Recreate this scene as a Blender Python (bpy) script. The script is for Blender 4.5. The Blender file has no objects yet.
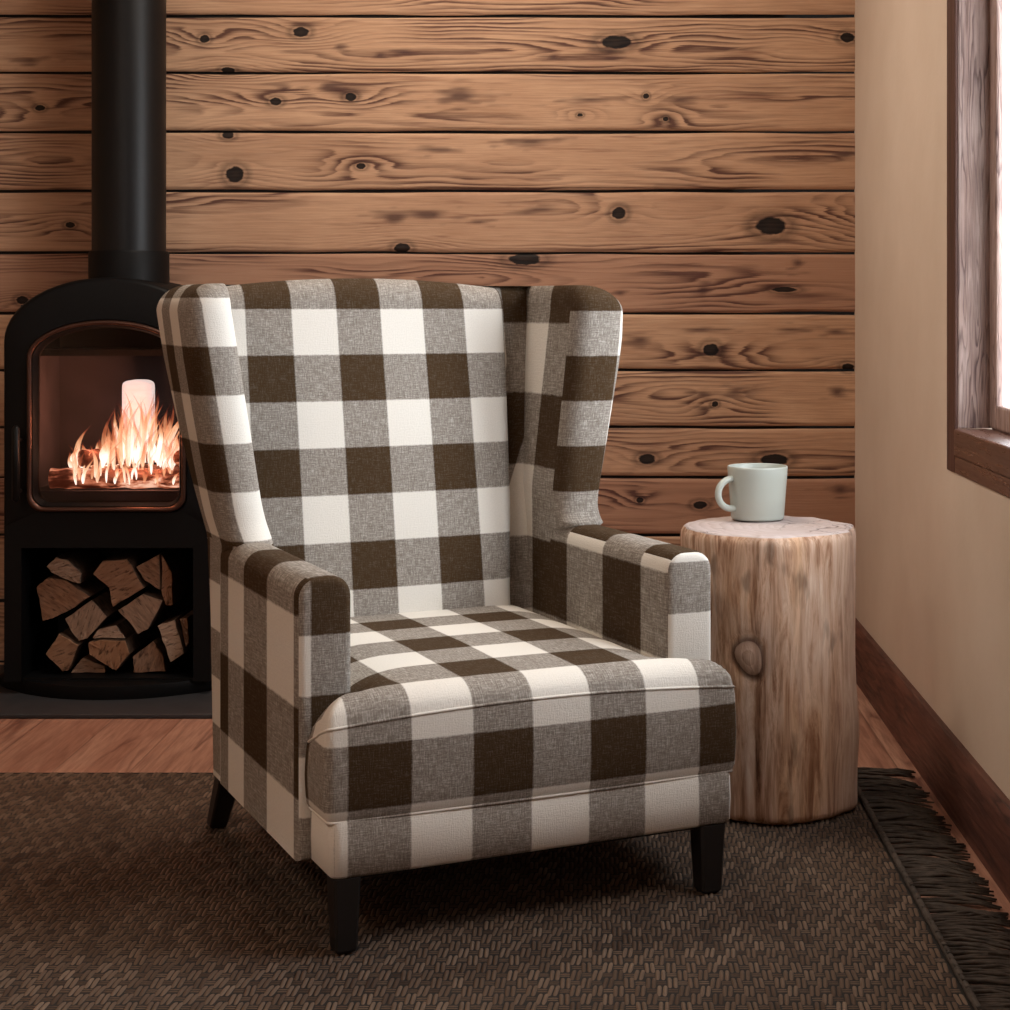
import bpy, bmesh, math, random
import numpy as np
from mathutils import Vector

random.seed(7)
rng = np.random.default_rng(7)
S = bpy.context.scene
COL = S.collection
PI = math.pi
F, CX, HY = 1750.0, 592.0, 305.0        # focal length in pixels, vanishing point of the room


def px(x, y, d):
    return ((x - CX) * d / F, d, 1.0 - (y - HY) * d / F)


# ------------------------------------------------------------------ helpers
def link(name, me, parent=None):
    o = bpy.data.objects.new(name, me)
    COL.objects.link(o)
    if parent is not None:
        o.parent = parent
    return o


def tag(o, label=None, cat=None, group=None, kind=None):
    if label: o['label'] = label
    if cat: o['category'] = cat
    if group: o['group'] = group
    if kind: o['kind'] = kind
    return o


def empty(name, loc, rz=0.0):
    o = bpy.data.objects.new(name, None)
    COL.objects.link(o)
    o.location = loc
    o.rotation_euler = (0, 0, rz)
    o.empty_display_size = 0.1
    return o


def mesh(name, V, Fc, mats, parent=None, smooth=True, midx=None, uv=None, attrs=None, fix=True):
    me = bpy.data.meshes.new(name)
    me.from_pydata([tuple(v) for v in V], [], [tuple(f) for f in Fc])
    if not isinstance(mats, (list, tuple)):
        mats = [mats]
    for m in mats:
        me.materials.append(m)
    if midx is not None:
        me.polygons.foreach_set('material_index', np.asarray(midx, dtype=np.int32))
    me.polygons.foreach_set('use_smooth', np.full(len(me.polygons), bool(smooth)))
    if fix:
        bm = bmesh.new(); bm.from_mesh(me)
        bmesh.ops.recalc_face_normals(bm, faces=bm.faces)
        bm.to_mesh(me); bm.free()
    if attrs:
        for k, a in attrs.items():
            at = me.attributes.new(k, 'FLOAT', 'POINT')
            at.data.foreach_set('value', np.asarray(a, dtype=np.float32))
    if uv:
        L = me.uv_layers.new(name='UVMap')
        for p in me.polygons:
            c = p.center; n = p.normal
            for li in p.loop_indices:
                vi = me.loops[li].vertex_index
                L.data[li].uv = uv(me.vertices[vi].co, vi, n, c, list(p.vertices))
    return link(name, me, parent)


def sharp(o, ang=35):
    md = o.modifiers.new('es', 'EDGE_SPLIT'); md.split_angle = math.radians(ang)
    return o


def bevel(o, w, seg=3, ang=30):
    md = o.modifiers.new('bv', 'BEVEL'); md.width = w; md.segments = seg
    md.limit_method = 'ANGLE'; md.angle_limit = math.radians(ang); md.harden_normals = False
    return o


def boxg(a, b):
    (x0, y0, z0), (x1, y1, z1) = a, b
    V = [(x0, y0, z0), (x1, y0, z0), (x1, y1, z0), (x0, y1, z0), (x0, y0, z1), (x1, y0, z1), (x1, y1, z1), (x0, y1, z1)]
    Fc = [(0, 3, 2, 1), (4, 5, 6, 7), (0, 1, 5, 4), (1, 2, 6, 5), (2, 3, 7, 6), (3, 0, 4, 7)]
    return V, Fc


def merge(parts):
    V, Fc = [], []
    for v, f in parts:
        k = len(V)
        V += list(v); Fc += [tuple(i + k for i in q) for q in f]
    return V, Fc


def box(name, a, b, mat, parent=None, bw=0.0, seg=2):
    V, Fc = boxg(a, b)
    o = mesh(name, V, Fc, mat, parent, smooth=False)
    if bw: bevel(o, bw, seg)
    return o


def ringloft(rings, cap0=True, cap1=True, closed=True):
    """rings: list of equally long point lists -> verts, faces"""
    n = len(rings[0]); V = [p for r in rings for p in r]; Fc = []
    for i in range(len(rings) - 1):
        for j in range(n if closed else n - 1):
            a, b = i * n + j, i * n + (j + 1) % n
            Fc.append((a, b, b + n, a + n))
    for flag, base, rg in ((cap0, 0, rings[0]), (cap1, (len(rings) - 1) * n, rings[-1])):
        if flag:
            c = len(V); V.append(tuple(sum(p[k] for p in rg) / n for k in range(3)))
            for j in range(n):
                Fc.append((base + j, base + (j + 1) % n, c))
    return V, Fc


def lathe(prof, n=64, c=(0, 0, 0)):
    rings = [[(c[0] + r * math.cos(2 * PI * k / n), c[1] + r * math.sin(2 * PI * k / n), c[2] + z) for k in range(n)] for r, z in prof]
    return ringloft(rings, True, True)


def tube(path, r, n=8, closed=False, up0=None):
    P = [Vector(p) for p in path]; m = len(P); rings = []
    for i, p in enumerate(P):
        a = P[(i - 1) % m] if (closed or i > 0) else p
        b = P[(i + 1) % m] if (closed or i < m - 1) else p
        t = (b - a).normalized()
        up = Vector((0, 0, 1)) if abs(t.z) < 0.92 else Vector((0, 1, 0))
        if up0: up = Vector(up0)
        s = t.cross(up).normalized(); u = s.cross(t)
        rr = r[i] if isinstance(r, (list, tuple)) else r
        rings.append([tuple(p + s * rr * math.cos(2 * PI * k / n) + u * rr * math.sin(2 * PI * k / n)) for k in range(n)])
    if closed:
        rings.append(rings[0])
        return ringloft(rings, False, False)
    return ringloft(rings, True, True)


def interp(x, xs, ys):
    return float(np.interp(x, xs, ys))


# ------------------------------------------------------------------ numpy noise
def vnoise(x, y, seed=0):
    x = np.asarray(x, float); y = np.asarray(y, float)
    xi = np.floor(x).astype(np.int64); yi = np.floor(y).astype(np.int64)
    fx = x - xi; fy = y - yi
    fx = fx * fx * (3 - 2 * fx); fy = fy * fy * (3 - 2 * fy)

    def h(a, b):
        q = (a * 374761393 + b * 668265263 + seed * 974634777) & 0xffffffff
        q = ((q ^ (q >> 13)) * 1274126177) & 0xffffffff
        return ((q ^ (q >> 16)) & 0xffff) / 65535.0
    return (h(xi, yi) * (1 - fx) + h(xi + 1, yi) * fx) * (1 - fy) + (h(xi, yi + 1) * (1 - fx) + h(xi + 1, yi + 1) * fx) * fy


# ------------------------------------------------------------------ materials
class NT:
    def __init__(self, name):
        self.m = bpy.data.materials.new(name); self.m.use_nodes = True
        self.t = self.m.node_tree; self.t.nodes.clear()
        self.out = self.t.nodes.new('ShaderNodeOutputMaterial')

    def n(self, typ, **kw):
        nd = self.t.nodes.new('ShaderNode' + typ)
        for k, v in kw.items():
            setattr(nd, k, v)
        return nd

    def l(self, a, b):
        self.t.links.new(a, b)

    def put(self, sock, v):
        if isinstance(v, bpy.types.NodeSocket): self.l(v, sock)
        elif isinstance(v, (tuple, list)) and len(v) == 3 and sock.type == 'RGBA': sock.default_value = (*v, 1)
        else: sock.default_value = v

    def math(self, op, a, b=None, c=None, clamp=False):
        nd = self.n('Math', operation=op, use_clamp=clamp)
        for i, v in enumerate((a, b, c)):
            if v is not None: self.put(nd.inputs[i], v)
        return nd.outputs[0]

    def vmath(self, op, a, b=None):
        nd = self.n('VectorMath', operation=op)
        self.put(nd.inputs[0], a)
        if b is not None: self.put(nd.inputs[1], b)
        return nd.outputs[0]

    def noise(self, vec, scale=5, detail=2, rough=0.5, dist=0.0):
        nd = self.n('TexNoise')
        self.l(vec, nd.inputs['Vector']); nd.inputs['Scale'].default_value = scale
        nd.inputs['Detail'].default_value = detail; nd.inputs['Roughness'].default_value = rough
        nd.inputs['Distortion'].default_value = dist
        return nd.outputs[0]

    def ramp(self, fac, stops, interp='LINEAR'):
        nd = self.n('ValToRGB'); self.l(fac, nd.inputs[0]); cr = nd.color_ramp; cr.interpolation = interp
        while len(cr.elements) < len(stops): cr.elements.new(0.5)
        for e, (p, c) in zip(cr.elements, stops):
            e.position = p; e.color = (*c, 1) if len(c) == 3 else c
        return nd.outputs[0]

    def mix(self, fac, a, b, blend='MIX'):
        nd = self.n('Mix', data_type='RGBA', blend_type=blend)
        self.put(nd.inputs[0], fac); self.put(nd.inputs[6], a); self.put(nd.inputs[7], b)
        return nd.outputs[2]

    def mapr(self, v, a, b, c=0.0, d=1.0, smooth=False):
        nd = self.n('MapRange'); nd.clamp = True
        if smooth: nd.interpolation_type = 'SMOOTHSTEP'
        self.l(v, nd.inputs[0])
        for i, q in enumerate((a, b, c, d)): nd.inputs[1 + i].default_value = q
        return nd.outputs[0]

    def coord(self, which='Object'):
        return self.n('TexCoord').outputs[which]

    def mapping(self, vec, scale=(1, 1, 1), loc=(0, 0, 0), rot=(0, 0, 0)):
        nd = self.n('Mapping'); self.l(vec, nd.inputs[0])
        nd.inputs['Scale'].default_value = scale; nd.inputs['Location'].default_value = loc
        nd.inputs['Rotation'].default_value = rot
        return nd.outputs[0]

    def attr(self, name):
        nd = self.n('Attribute'); nd.attribute_name = name
        return nd.outputs['Fac']

    def bump(self, h, strength=0.3, dist=0.01):
        nd = self.n('Bump'); nd.inputs['Strength'].default_value = strength; nd.inputs['Distance'].default_value = dist
        self.l(h, nd.inputs['Height']); return nd.outputs[0]

    def bsdf(self, color, rough=0.6, metal=0.0, spec=0.5, normal=None, **kw):
        b = self.n('BsdfPrincipled')
        self.put(b.inputs['Base Color'], color); self.put(b.inputs['Roughness'], rough)
        b.inputs['Metallic'].default_value = metal; b.inputs['Specular IOR Level'].default_value = spec
        if normal is not None: self.l(normal, b.inputs['Normal'])
        for k, v in kw.items(): self.put(b.inputs[k.replace('_', ' ')], v)
        self.l(b.outputs[0], self.out.inputs[0]); return b


def plain(name, col, rough=0.5, metal=0.0, spec=0.5, mottling=0.08, scale=40):
    t = NT(name); v = t.noise(t.coord(), scale, 3)
    c = t.mix(t.mapr(v, 0.3, 0.7), tuple(x * (1 - mottling) for x in col), tuple(min(1, x * (1 + mottling)) for x in col))
    t.bsdf(c, rough, metal, spec, t.bump(v, 0.05, 0.002))
    return t.m


def fabric():
    t = NT('gingham linen')
    uv = t.n('UVMap').outputs[0]
    wob = t.vmath('SUBTRACT', t.n('TexNoise', noise_dimensions='3D').outputs[1], (0.5, 0.5, 0.5))
    wn = wob.node.inputs[0].links[0].from_node; t.l(uv, wn.inputs['Vector']); wn.inputs['Scale'].default_value = 22
    w2 = t.vmath('MULTIPLY', wob, (0.03, 0.03, 0.0))
    p = t.vmath('ADD', t.vmath('ADD', uv, w2), (1000.0, 1000.0, 0.0))
    sp = t.n('SeparateXYZ'); t.l(p, sp.inputs[0])

    def stripe(v):
        m = t.math('PINGPONG', t.math('ADD', v, 0.5), 1.0)   # 0.5 at stripe borders
        return t.mapr(m, 0.515, 0.485)
    # pingpong(v+0.5): dark when floor(v) odd
    a = stripe(sp.outputs[0]); b = stripe(sp.outputs[1])
    na = t.noise(t.mapping(uv, (52, 5, 1)), 1.0, 2, 0.65)
    nb = t.noise(t.mapping(uv, (5, 52, 1)), 1.0, 2, 0.65)
    nc = t.noise(t.mapping(uv, (34, 34, 1)), 1.0, 3, 0.7)
    th = t.math('ADD', t.math('ADD', na, nb), nc)            # about 1.5
    th = t.mapr(th, 1.18, 1.82, -1, 1)
    base = t.math('MULTIPLY', t.math('ADD', a, b), 0.5)
    mixm = t.math('MULTIPLY', base, t.math('SUBTRACT', 1.0, base))   # .25 where the two mingle
    f = t.math('ADD', base, t.math('MULTIPLY', th, t.math('ADD', t.math('MULTIPLY', mixm, 0.66), t.math('MULTIPLY', base, 0.11))), clamp=True)
    fg = t.n('FloatCurve')
    col = t.ramp(f, [(0.0, (0.75, 0.725, 0.668)), (0.5, (0.268, 0.241, 0.212)), (1.0, (0.052, 0.0295, 0.0125))])
    bright = t.mapr(nc, 0.3, 0.7, 0.93, 1.04)
    col = t.mix(1.0, col, t.n('CombineXYZ').outputs[0], 'MIX') if False else t.vmath('MULTIPLY', col, None) if False else col
    cm = t.n('CombineXYZ')
    for i in range(3): t.l(bright, cm.inputs[i])
    col = t.vmath('MULTIPLY', col, cm.outputs[0])
    t.bsdf(col, 0.92, 0, 0.15, t.bump(th, 0.22, 0.0015))
    t.t.nodes.remove(fg)
    return t.m


def wall_wood():
    t = NT('knotty pine boards')
    g = t.attr('grain'); k = t.attr('knot'); m = t.attr('streak'); tone = t.attr('tone'); sm = t.attr('smudge')
    oc = t.coord()
    fine = t.noise(t.mapping(oc, (6, 6, 190)), 1.0, 5, 0.7)
    blot = t.noise(t.mapping(oc, (3, 3, 9)), 1.0, 3, 0.6)
    ph = t.math('FRACT', t.math('ADD', g, t.math('MULTIPLY', t.math('SUBTRACT', fine, 0.5), 0.75)))
    late = t.ramp(ph, [(0.0, (0, 0, 0)), (0.3, (0.10,) * 3), (0.7, (0.8,) * 3), (0.86, (1, 1, 1)), (1.0, (0, 0, 0))])
    amt = t.math('MULTIPLY', late, t.math('MULTIPLY', m, 1.25), clamp=True)
    base = t.mix(t.mapr(blot, 0.3, 0.7), (0.64, 0.415, 0.265), (0.51, 0.315, 0.195))
    base = t.mix(t.math('MULTIPLY', t.mapr(fine, 0.42, 0.68), 0.42), base, (0.25, 0.11, 0.055))
    gs = t.mapr(t.noise(t.mapping(oc, (3.5, 3.5, 55)), 1.0, 3, 0.6), 0.60, 0.72, 0, 0.6)
    base = t.mix(t.math('MULTIPLY', gs, t.mapr(fine, 0.35, 0.55, 0.3, 1)), base, (0.15, 0.06, 0.042))
    base = t.mix(tone, base, (0.36, 0.19, 0.125))
    c = t.mix(t.math('MULTIPLY', amt, 0.88), base, (0.062, 0.021, 0.019))
    c = t.mix(t.math('MULTIPLY', sm, 0.8), c, (0.055, 0.024, 0.024))
    kn = t.noise(t.mapping(oc, (60, 60, 90)), 1.0, 3)
    kk = t.math('ADD', k, t.math('MULTIPLY', t.math('SUBTRACT', kn, 0.5), 0.5))
    halo = t.ramp(t.math('DIVIDE', kk, 3.0), [(0.0, (1,) * 3), (0.30, (1,) * 3), (0.36, (0.15,) * 3), (0.48, (0.45,) * 3), (0.72, (0, 0, 0))])
    core = t.mix(t.mapr(kk, 0.0, 0.75), (0.018, 0.012, 0.010), (0.004, 0.004, 0.005))
    c = t.mix(t.math('MULTIPLY', halo, 0.97), c, core)
    t.bsdf(c, t.mapr(fine, 0.3, 0.7, 0.55, 0.72), 0, 0.2, t.bump(t.math('SUBTRACT', fine, amt), 0.25, 0.003))
    return t.m


def grainwood(name, along, light, dark, line, ring=26, stretch=0.07, rough=0.5, plank=None, streak=0.8, spec=0.4, bump=0.25, tones=None, zoom=1.0):
    """wood whose grain runs along an object axis (0, 1, 2)"""
    t = NT(name); oc = t.coord()
    v = oc
    if plank:
        ax, w = plank
        sp = t.n('SeparateXYZ'); t.l(oc, sp.inputs[0])
        idx = t.math('FLOOR', t.math('DIVIDE', sp.outputs[ax], w))
        wn = t.n('TexWhiteNoise', noise_dimensions='1D'); t.l(idx, wn.inputs['W'])
        off = t.vmath('MULTIPLY', wn.outputs['Color'], (9.0, 9.0, 9.0))
        v = t.vmath('ADD', oc, off)
    sc = [zoom] * 3; sc[along] = stretch * zoom
    q = t.mapping(v, tuple(sc))
    warp = t.noise(q, 5, 3, 0.55)
    big = t.noise(q, 2.2, 2, 0.5, 0.6)
    fr = t.noise(t.mapping(v, tuple(s * 40 if i != along else 2.5 for i, s in enumerate((1, 1, 1)))), 3.0, 4, 0.65)
    ph = t.math('FRACT', t.math('ADD', t.math('MULTIPLY', t.math('ADD', big, t.math('MULTIPLY', warp, 0.35)), ring), t.math('MULTIPLY', fr, 0.45)))
    late = t.ramp(ph, [(0.0, (0, 0, 0)), (0.5, (0.2,) * 3), (0.85, (1, 1, 1)), (1.0, (0, 0, 0))])
    msk = t.mapr(t.noise(q, 7, 2), 0.35, 0.65, 0.15, 1)
    c = t.mix(t.mapr(warp, 0.35, 0.65), light, dark)
    c = t.mix(t.math('MULTIPLY', t.mapr(fr, 0.4, 0.7), 0.5), c, line)
    c = t.mix(t.math('MULTIPLY', t.math('MULTIPLY', late, msk), streak), c, line)
    if plank:
        c = t.mix(t.math('MULTIPLY', wn.outputs['Value'], 0.45), c, tones or dark)
        fx = t.math('FRACT', t.math('DIVIDE', sp.outputs[ax], w))
        gap = t.mapr(t.math('MINIMUM', fx, t.math('SUBTRACT', 1.0, fx)), 0.002, 0.010, .55, 0)
        c = t.mix(gap, c, (0.012, 0.007, 0.005))
        h = t.math('SUBTRACT', t.math('MULTIPLY', fr, 0.4), gap)
    else:
        h = t.math('SUBTRACT', fr, t.math('MULTIPLY', late, 0.6))
    t.bsdf(c, t.mapr(fr, 0.3, 0.7, rough - 0.07, rough + 0.08), 0, spec, t.bump(h, bump, 0.003))
    return t.m


MF = fabric()
MW = wall_wood()
MBLK = plain('black painted wood', (0.006, 0.005, 0.005), 0.45)
MDUST = plain('black dust cloth', (0.008, 0.007, 0.007), 0.9)
MIRON = plain('black stove steel', (0.003, 0.003, 0.0034), 0.5, 0.0, 0.16, 0.15, 90)
MPIPE = plain('black flue steel', (0.004, 0.004, 0.0045), 0.42, 0.0, 0.3, 0.12, 70)
MDOOR = plain('black stove door', (0.004, 0.004, 0.004), 0.42, 0.0, 0.18, 0.1, 60)
MBRICK = plain('sooty firebrick', (0.026, 0.025, 0.031), 0.9, 0, 0.2, 0.25, 14)
MSLATE = plain('dark slate hearth', (0.028, 0.029, 0.033), 0.55, 0, 0.4, 0.15, 25)
MGAP = plain('dark gap', (0.006, 0.004, 0.003), 0.9)
MDARKW = plain('light timber lining', (0.42, 0.27, 0.165), 0.8)
MFLOOR = grainwood('reddish floor boards', 1, (0.56, 0.33, 0.235), (0.40, 0.205, 0.14), (0.12, 0.048, 0.036), ring=9, stretch=0.10, rough=0.38, plank=(0, 0.165), streak=0.95, tones=(0.30, 0.135, 0.09), zoom=3.2)
MBASE = grainwood('dark stained skirting', 1, (0.15, 0.058, 0.040), (0.080, 0.030, 0.022), (0.016, 0.007, 0.007), ring=12, stretch=0.12, rough=0.5, streak=0.85, zoom=3)
MFRAME = grainwood('weathered frame wood', 2, (0.52, 0.40, 0.36), (0.36, 0.24, 0.20), (0.085, 0.046, 0.044), ring=20, stretch=0.09, rough=0.55, streak=0.95, bump=0.5, zoom=6)
MCASE = grainwood('dark casing wood', 2, (0.105, 0.046, 0.032), (0.075, 0.034, 0.026), (0.035, 0.016, 0.013), ring=7, stretch=0.05, rough=0.55, streak=0.5, zoom=4)
MSILL = grainwood('brown sill wood', 1, (0.155, 0.075, 0.05), (0.115, 0.052, 0.036), (0.045, 0.022, 0.018), ring=9, stretch=0.08, rough=0.3, streak=0.6, spec=0.8, zoom=3)


def plaster():
    t = NT('beige plaster'); oc = t.coord()
    a = t.noise(oc, 2.2, 4, 0.6); b = t.noise(oc, 45, 3, 0.6)
    c = t.mix(t.mapr(a, 0.3, 0.7), (0.60, 0.485, 0.385), (0.67, 0.56, 0.46))
    t.bsdf(c, 0.88, 0, 0.2, t.bump(t.math('ADD', b, t.math('MULTIPLY', a, 2.0)), 0.10, 0.006))
    return t.m


MPLAST = plaster()


def glass(name, tint=(1, 1, 1), refl=0.5):
    t = NT(name)
    tr = t.n('BsdfTransparent'); tr.inputs[0].default_value = (*tint, 1)
    gl = t.n('BsdfGlossy'); gl.inputs['Roughness'].default_value = 0.03
    fr = t.n('Fresnel'); fr.inputs[0].default_value = 1.45
    mx = t.n('MixShader'); t.l(t.math('MULTIPLY', fr.outputs[0], refl), mx.inputs[0])
    t.l(tr.outputs[0], mx.inputs[1]); t.l(gl.outputs[0], mx.inputs[2]); t.l(mx.outputs[0], t.out.inputs[0])
    return t.m


MGLASS = glass('window glass'); MSGLASS = glass('stove glass', (0.86, 0.80, 0.80), 0.8)


def flame_mat():
    t = NT('flame'); h = t.attr('flame_heat')
    n = t.noise(t.mapping(t.coord(), (60, 60, 22)), 1, 3)
    hh = t.math('ADD', h, t.math('MULTIPLY', t.math('SUBTRACT', n, 0.5), 0.75))
    col = t.ramp(hh, [(0.0, (0.55, 0.06, 0.05)), (0.22, (0.95, 0.26, 0.10)), (0.5, (1.0, 0.55, 0.28)), (0.85, (1.0, 0.82, 0.68))])
    st = t.mapr(hh, 0.0, 0.9, 0.6, 3.0)
    e = t.n('Emission'); t.l(col, e.inputs[0]); t.l(st, e.inputs[1])
    tr = t.n('BsdfTransparent'); mx = t.n('MixShader')
    t.l(t.mapr(hh, -0.05, 0.9, 0.04, 0.72), mx.inputs[0]); t.l(tr.outputs[0], mx.inputs[1]); t.l(e.outputs[0], mx.inputs[2])
    t.l(mx.outputs[0], t.out.inputs[0]); return t.m


def ember_mat():
    t = NT('burning log'); oc = t.coord()
    n = t.noise(t.mapping(oc, (18, 60, 60)), 1, 4, 0.65); v = t.noise(t.mapping(oc, (9, 22, 22)), 1, 2)
    hot = t.math('MULTIPLY', t.mapr(n, 0.42, 0.62), t.mapr(v, 0.3, 0.62))
    b = t.bsdf(t.mix(n, (0.10, 0.035, 0.02), (0.02, 0.012, 0.01)), 0.9)
    t.l(t.ramp(hot, [(0, (0.35, 0.05, 0.015)), (0.5, (1.0, 0.34, 0.17)), (1, (1.0, 0.66, 0.46))]), b.inputs['Emission Color'])
    t.l(t.mapr(hot, 0, 1, 0.12, 1.5), b.inputs['Emission Strength']); return t.m


def stump_mat():
    t = NT('weathered stump side'); oc = t.coord()
    w = t.noise(t.mapping(oc, (5, 5, 1.1)), 1, 3, 0.6, 0.5)
    f = t.noise(t.mapping(oc, (46, 46, 4.6)), 1, 5, 0.7, 0.8)
    g = t.noise(t.mapping(oc, (17, 17, 1.9)), 1, 4, 0.65, 1.3)
    c = t.ramp(t.math('ADD', t.math('MULTIPLY', f, 0.55), t.math('MULTIPLY', g, 0.45)),
               [(0.36, (0.12, 0.055, 0.034)), (0.435, (0.42, 0.24, 0.150)), (0.50, (0.66, 0.45, 0.325)), (0.60, (0.82, 0.66, 0.54))])
    c = t.mix(t.mapr(w, 0.46, 0.62, 0, 0.6), c, t.mix(t.mapr(f, .4, .6), (0.30, 0.135, 0.060), (0.66, 0.38, 0.19)))
    pt = t.mapr(t.noise(t.mapping(oc, (22, 22, 7)), 1, 3), 0.62, 0.70)
    c = t.mix(t.math('MULTIPLY', pt, 0.5), c, (0.06, 0.03, 0.02))
    gx = t.n('SeparateXYZ'); t.l(oc, gx.inputs[0])
    grey = t.mapr(t.math('ADD', gx.outputs[0], t.math('MULTIPLY', w, 0.12)), 0.15, 0.24)
    c = t.mix(t.math('MULTIPLY', grey, 0.45), c, (0.42, 0.36, 0.33))
    k = t.attr('knot')
    ringk = t.math('FRACT', t.math('MULTIPLY', k, 2.2))
    kc = t.mix(ringk, (0.52, 0.36, 0.27), (0.38, 0.25, 0.18))
    c = t.mix(t.mapr(k, 0.90, 1.0, 0.85, 0), c, kc)
    c = t.mix(t.ramp(t.math('DIVIDE', k, 2.0), [(.44, (0, 0, 0)), (.50, (.85,) * 3), (.56, (.7,) * 3), (.70, (0, 0, 0))]), c, (0.07, 0.032, 0.022))
    t.bsdf(c, 0.8, 0, 0.25, t.bump(t.math('ADD', f, t.math('MULTIPLY', g, 0.8)), 0.55, 0.006)); return t.m


def stump_top_mat():
    t = NT('stump end grain'); oc = t.coord()
    ln = t.n('VectorMath', operation='LENGTH'); t.l(t.mapping(oc, (1, 1, 0), (-0.03, 0.02, 0)), ln.inputs[0])
    n = t.noise(oc, 14, 3); r = t.math('FRACT', t.math('ADD', t.math('MULTIPLY', ln.outputs['Value'], 55), t.math('MULTIPLY', n, 3)))
    c = t.mix(t.mapr(r, 0.3, 1.0), (0.52, 0.44, 0.42), (0.42, 0.34, 0.315))
    c = t.mix(t.mapr(t.noise(oc, 7, 4, 0.7), 0.45, 0.7, 0, 0.7), c, (0.58, 0.53, 0.53))
    vo = t.n('TexVoronoi', feature='DISTANCE_TO_EDGE'); t.l(t.vmath('ADD', oc, t.vmath('MULTIPLY', t.n('TexNoise').outputs[1], (0.1, 0.1, 0))), vo.inputs['Vector'])
    vo.inputs['Scale'].default_value = 9
    crack = t.math('MULTIPLY', t.mapr(vo.outputs[0], 0.0, 0.03, 1, 0), t.mapr(t.noise(oc, 5, 2), 0.44, 0.52))
    c = t.mix(t.math('MULTIPLY', crack, 0.85), c, (0.05, 0.03, 0.022))
    t.bsdf(c, 0.6, 0, 0.4, t.bump(t.math('SUBTRACT', r, t.math('MULTIPLY', crack, 4)), 0.25, 0.003)); return t.m


def rug_mat():
    t = NT('woven rug yarn'); a = t.attr('tone')
    n = t.noise(t.mapping(t.coord(), (350, 60, 100)), 1, 3)
    lo = t.noise(t.coord(), 2.5, 2)
    c = t.ramp(a, [(0, (0.060, 0.036, 0.024)), (0.5, (0.125, 0.082, 0.056)), (1, (0.20, 0.140, 0.100))])
    c = t.mix(t.mapr(n, 0.3, 0.7, 0.25, 0), c, (0.03, 0.02, 0.014)); c = t.mix(t.mapr(lo, 0.4, 0.7, 0, 0.25), c, (0.10, 0.06, 0.035))
    t.bsdf(c, 0.85, 0, 0.25, t.bump(n, 0.4, 0.001)); return t.m


MSTUMP, MSTOP, MRUG = stump_mat(), stump_top_mat(), rug_mat()
MRUGB = plain('rug backing', (0.009, 0.006, 0.004), 0.95)
MFRINGE = plain('rug fringe yarn', (0.060, 0.048, 0.039), 0.8, 0, 0.3, 0.4, 60)
MMUG = plain('pale celadon glaze', (0.455, 0.50, 0.462), 0.25, 0, 0.5, 0.015, 8)
MCUP = plain('coffee', (0.03, 0.014, 0.007), 0.15)
MFLAME, MEMBER = flame_mat(), ember_mat()


def log_end():
    t = NT('split log end'); oc = t.coord()
    vr = t.n('VectorRotate', rotation_type='Y_AXIS'); t.l(oc, vr.inputs['Vector'])
    oi0 = t.n('ObjectInfo'); t.l(t.math('MULTIPLY', oi0.outputs['Random'], 20.0), vr.inputs['Angle']); oc = vr.outputs[0]
    n = t.noise(t.mapping(oc, (26, 10, 120)), 1, 4, 0.6, 0.4); b = t.noise(oc, 16, 2)
    c = t.mix(t.mapr(n, 0.35, 0.65), (0.30, 0.145, 0.075), (0.10, 0.042, 0.022))
    c = t.mix(t.mapr(b, 0.45, 0.65, 0, 0.5), c, (0.26, 0.15, 0.10))
    oi = t.n('ObjectInfo')
    rr_ = t.math('FRACT', t.math('MULTIPLY', oi.outputs['Random'], 7.3))
    c = t.mix(rr_, c, t.mix(n, (0.50, 0.36, 0.27), (0.24, 0.15, 0.10)))
    c = t.mix(t.mapr(t.math('FRACT', t.math('MULTIPLY', oi.outputs['Random'], 3.7)), .5, 1, 0, .7), c, (0.26, 0.10, 0.035))
    cr = t.mapr(t.noise(t.mapping(oc, (35, 20, 190)), 1, 4, 0.7), 0.56, 0.66)
    c = t.mix(t.math('MULTIPLY', cr, 0.7), c, (0.03, 0.014, 0.009))
    t.bsdf(c, 0.85, 0, 0.2, t.bump(t.math('SUBTRACT', n, cr), 0.8, 0.006)); return t.m


MLOGE = log_end(); MBARK = plain('log bark', (0.085, 0.048, 0.030), 0.9, 0, 0.2, 0.5, 60)

# ------------------------------------------------------------------ the room
WX, WY, ZC, LX, FY = 0.7245, 4.82, 2.55, -2.5, -1.3
for nm, a, b, m in (
        ('floor', (LX - .1, FY - .1, -0.08), (WX + .12, WY + .14, 0.0), MFLOOR),
        ('ceiling', (LX - .1, FY - .1, ZC), (WX + .12, WY + .14, ZC + .1), MDARKW),
        ('wall_left', (LX - .1, FY - .1, 0), (LX, WY + .14, ZC), MDARKW)):
    tag(box(nm, a, b, m), kind='structure')
# front wall (behind the camera) with an opening for the added fill window
W2 = (-1.45, -0.85, 1.2, 1.7)
parts = [boxg((LX, FY - .1, 0), (W2[0], FY, ZC)), boxg((W2[1], FY - .1, 0), (WX, FY, ZC)),
         boxg((W2[0], FY - .1, 0), (W2[1], FY, W2[2])), boxg((W2[0], FY - .1, W2[3]), (W2[1], FY, ZC))]
tag(mesh('wall_front', *merge(parts), MDARKW, smooth=False), kind='structure')
# right wall with the window opening
Y0, Y1, Z0, Z1 = 2.45, 3.483, 0.754, 2.10
RT = WX + 0.083
YA, YB = Y0 - .035, Y1 + .035
parts = [boxg((WX, FY, 0), (RT, YA, ZC)), boxg((WX, YB, 0), (RT, WY + .1, ZC)),
         boxg((WX, YA, 0), (RT, YB, .695)), boxg((WX, YA, Z1 + .035), (RT, YB, ZC))]
tag(mesh('wall_right', *merge(parts), MPLAST, smooth=False), kind='structure')

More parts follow.
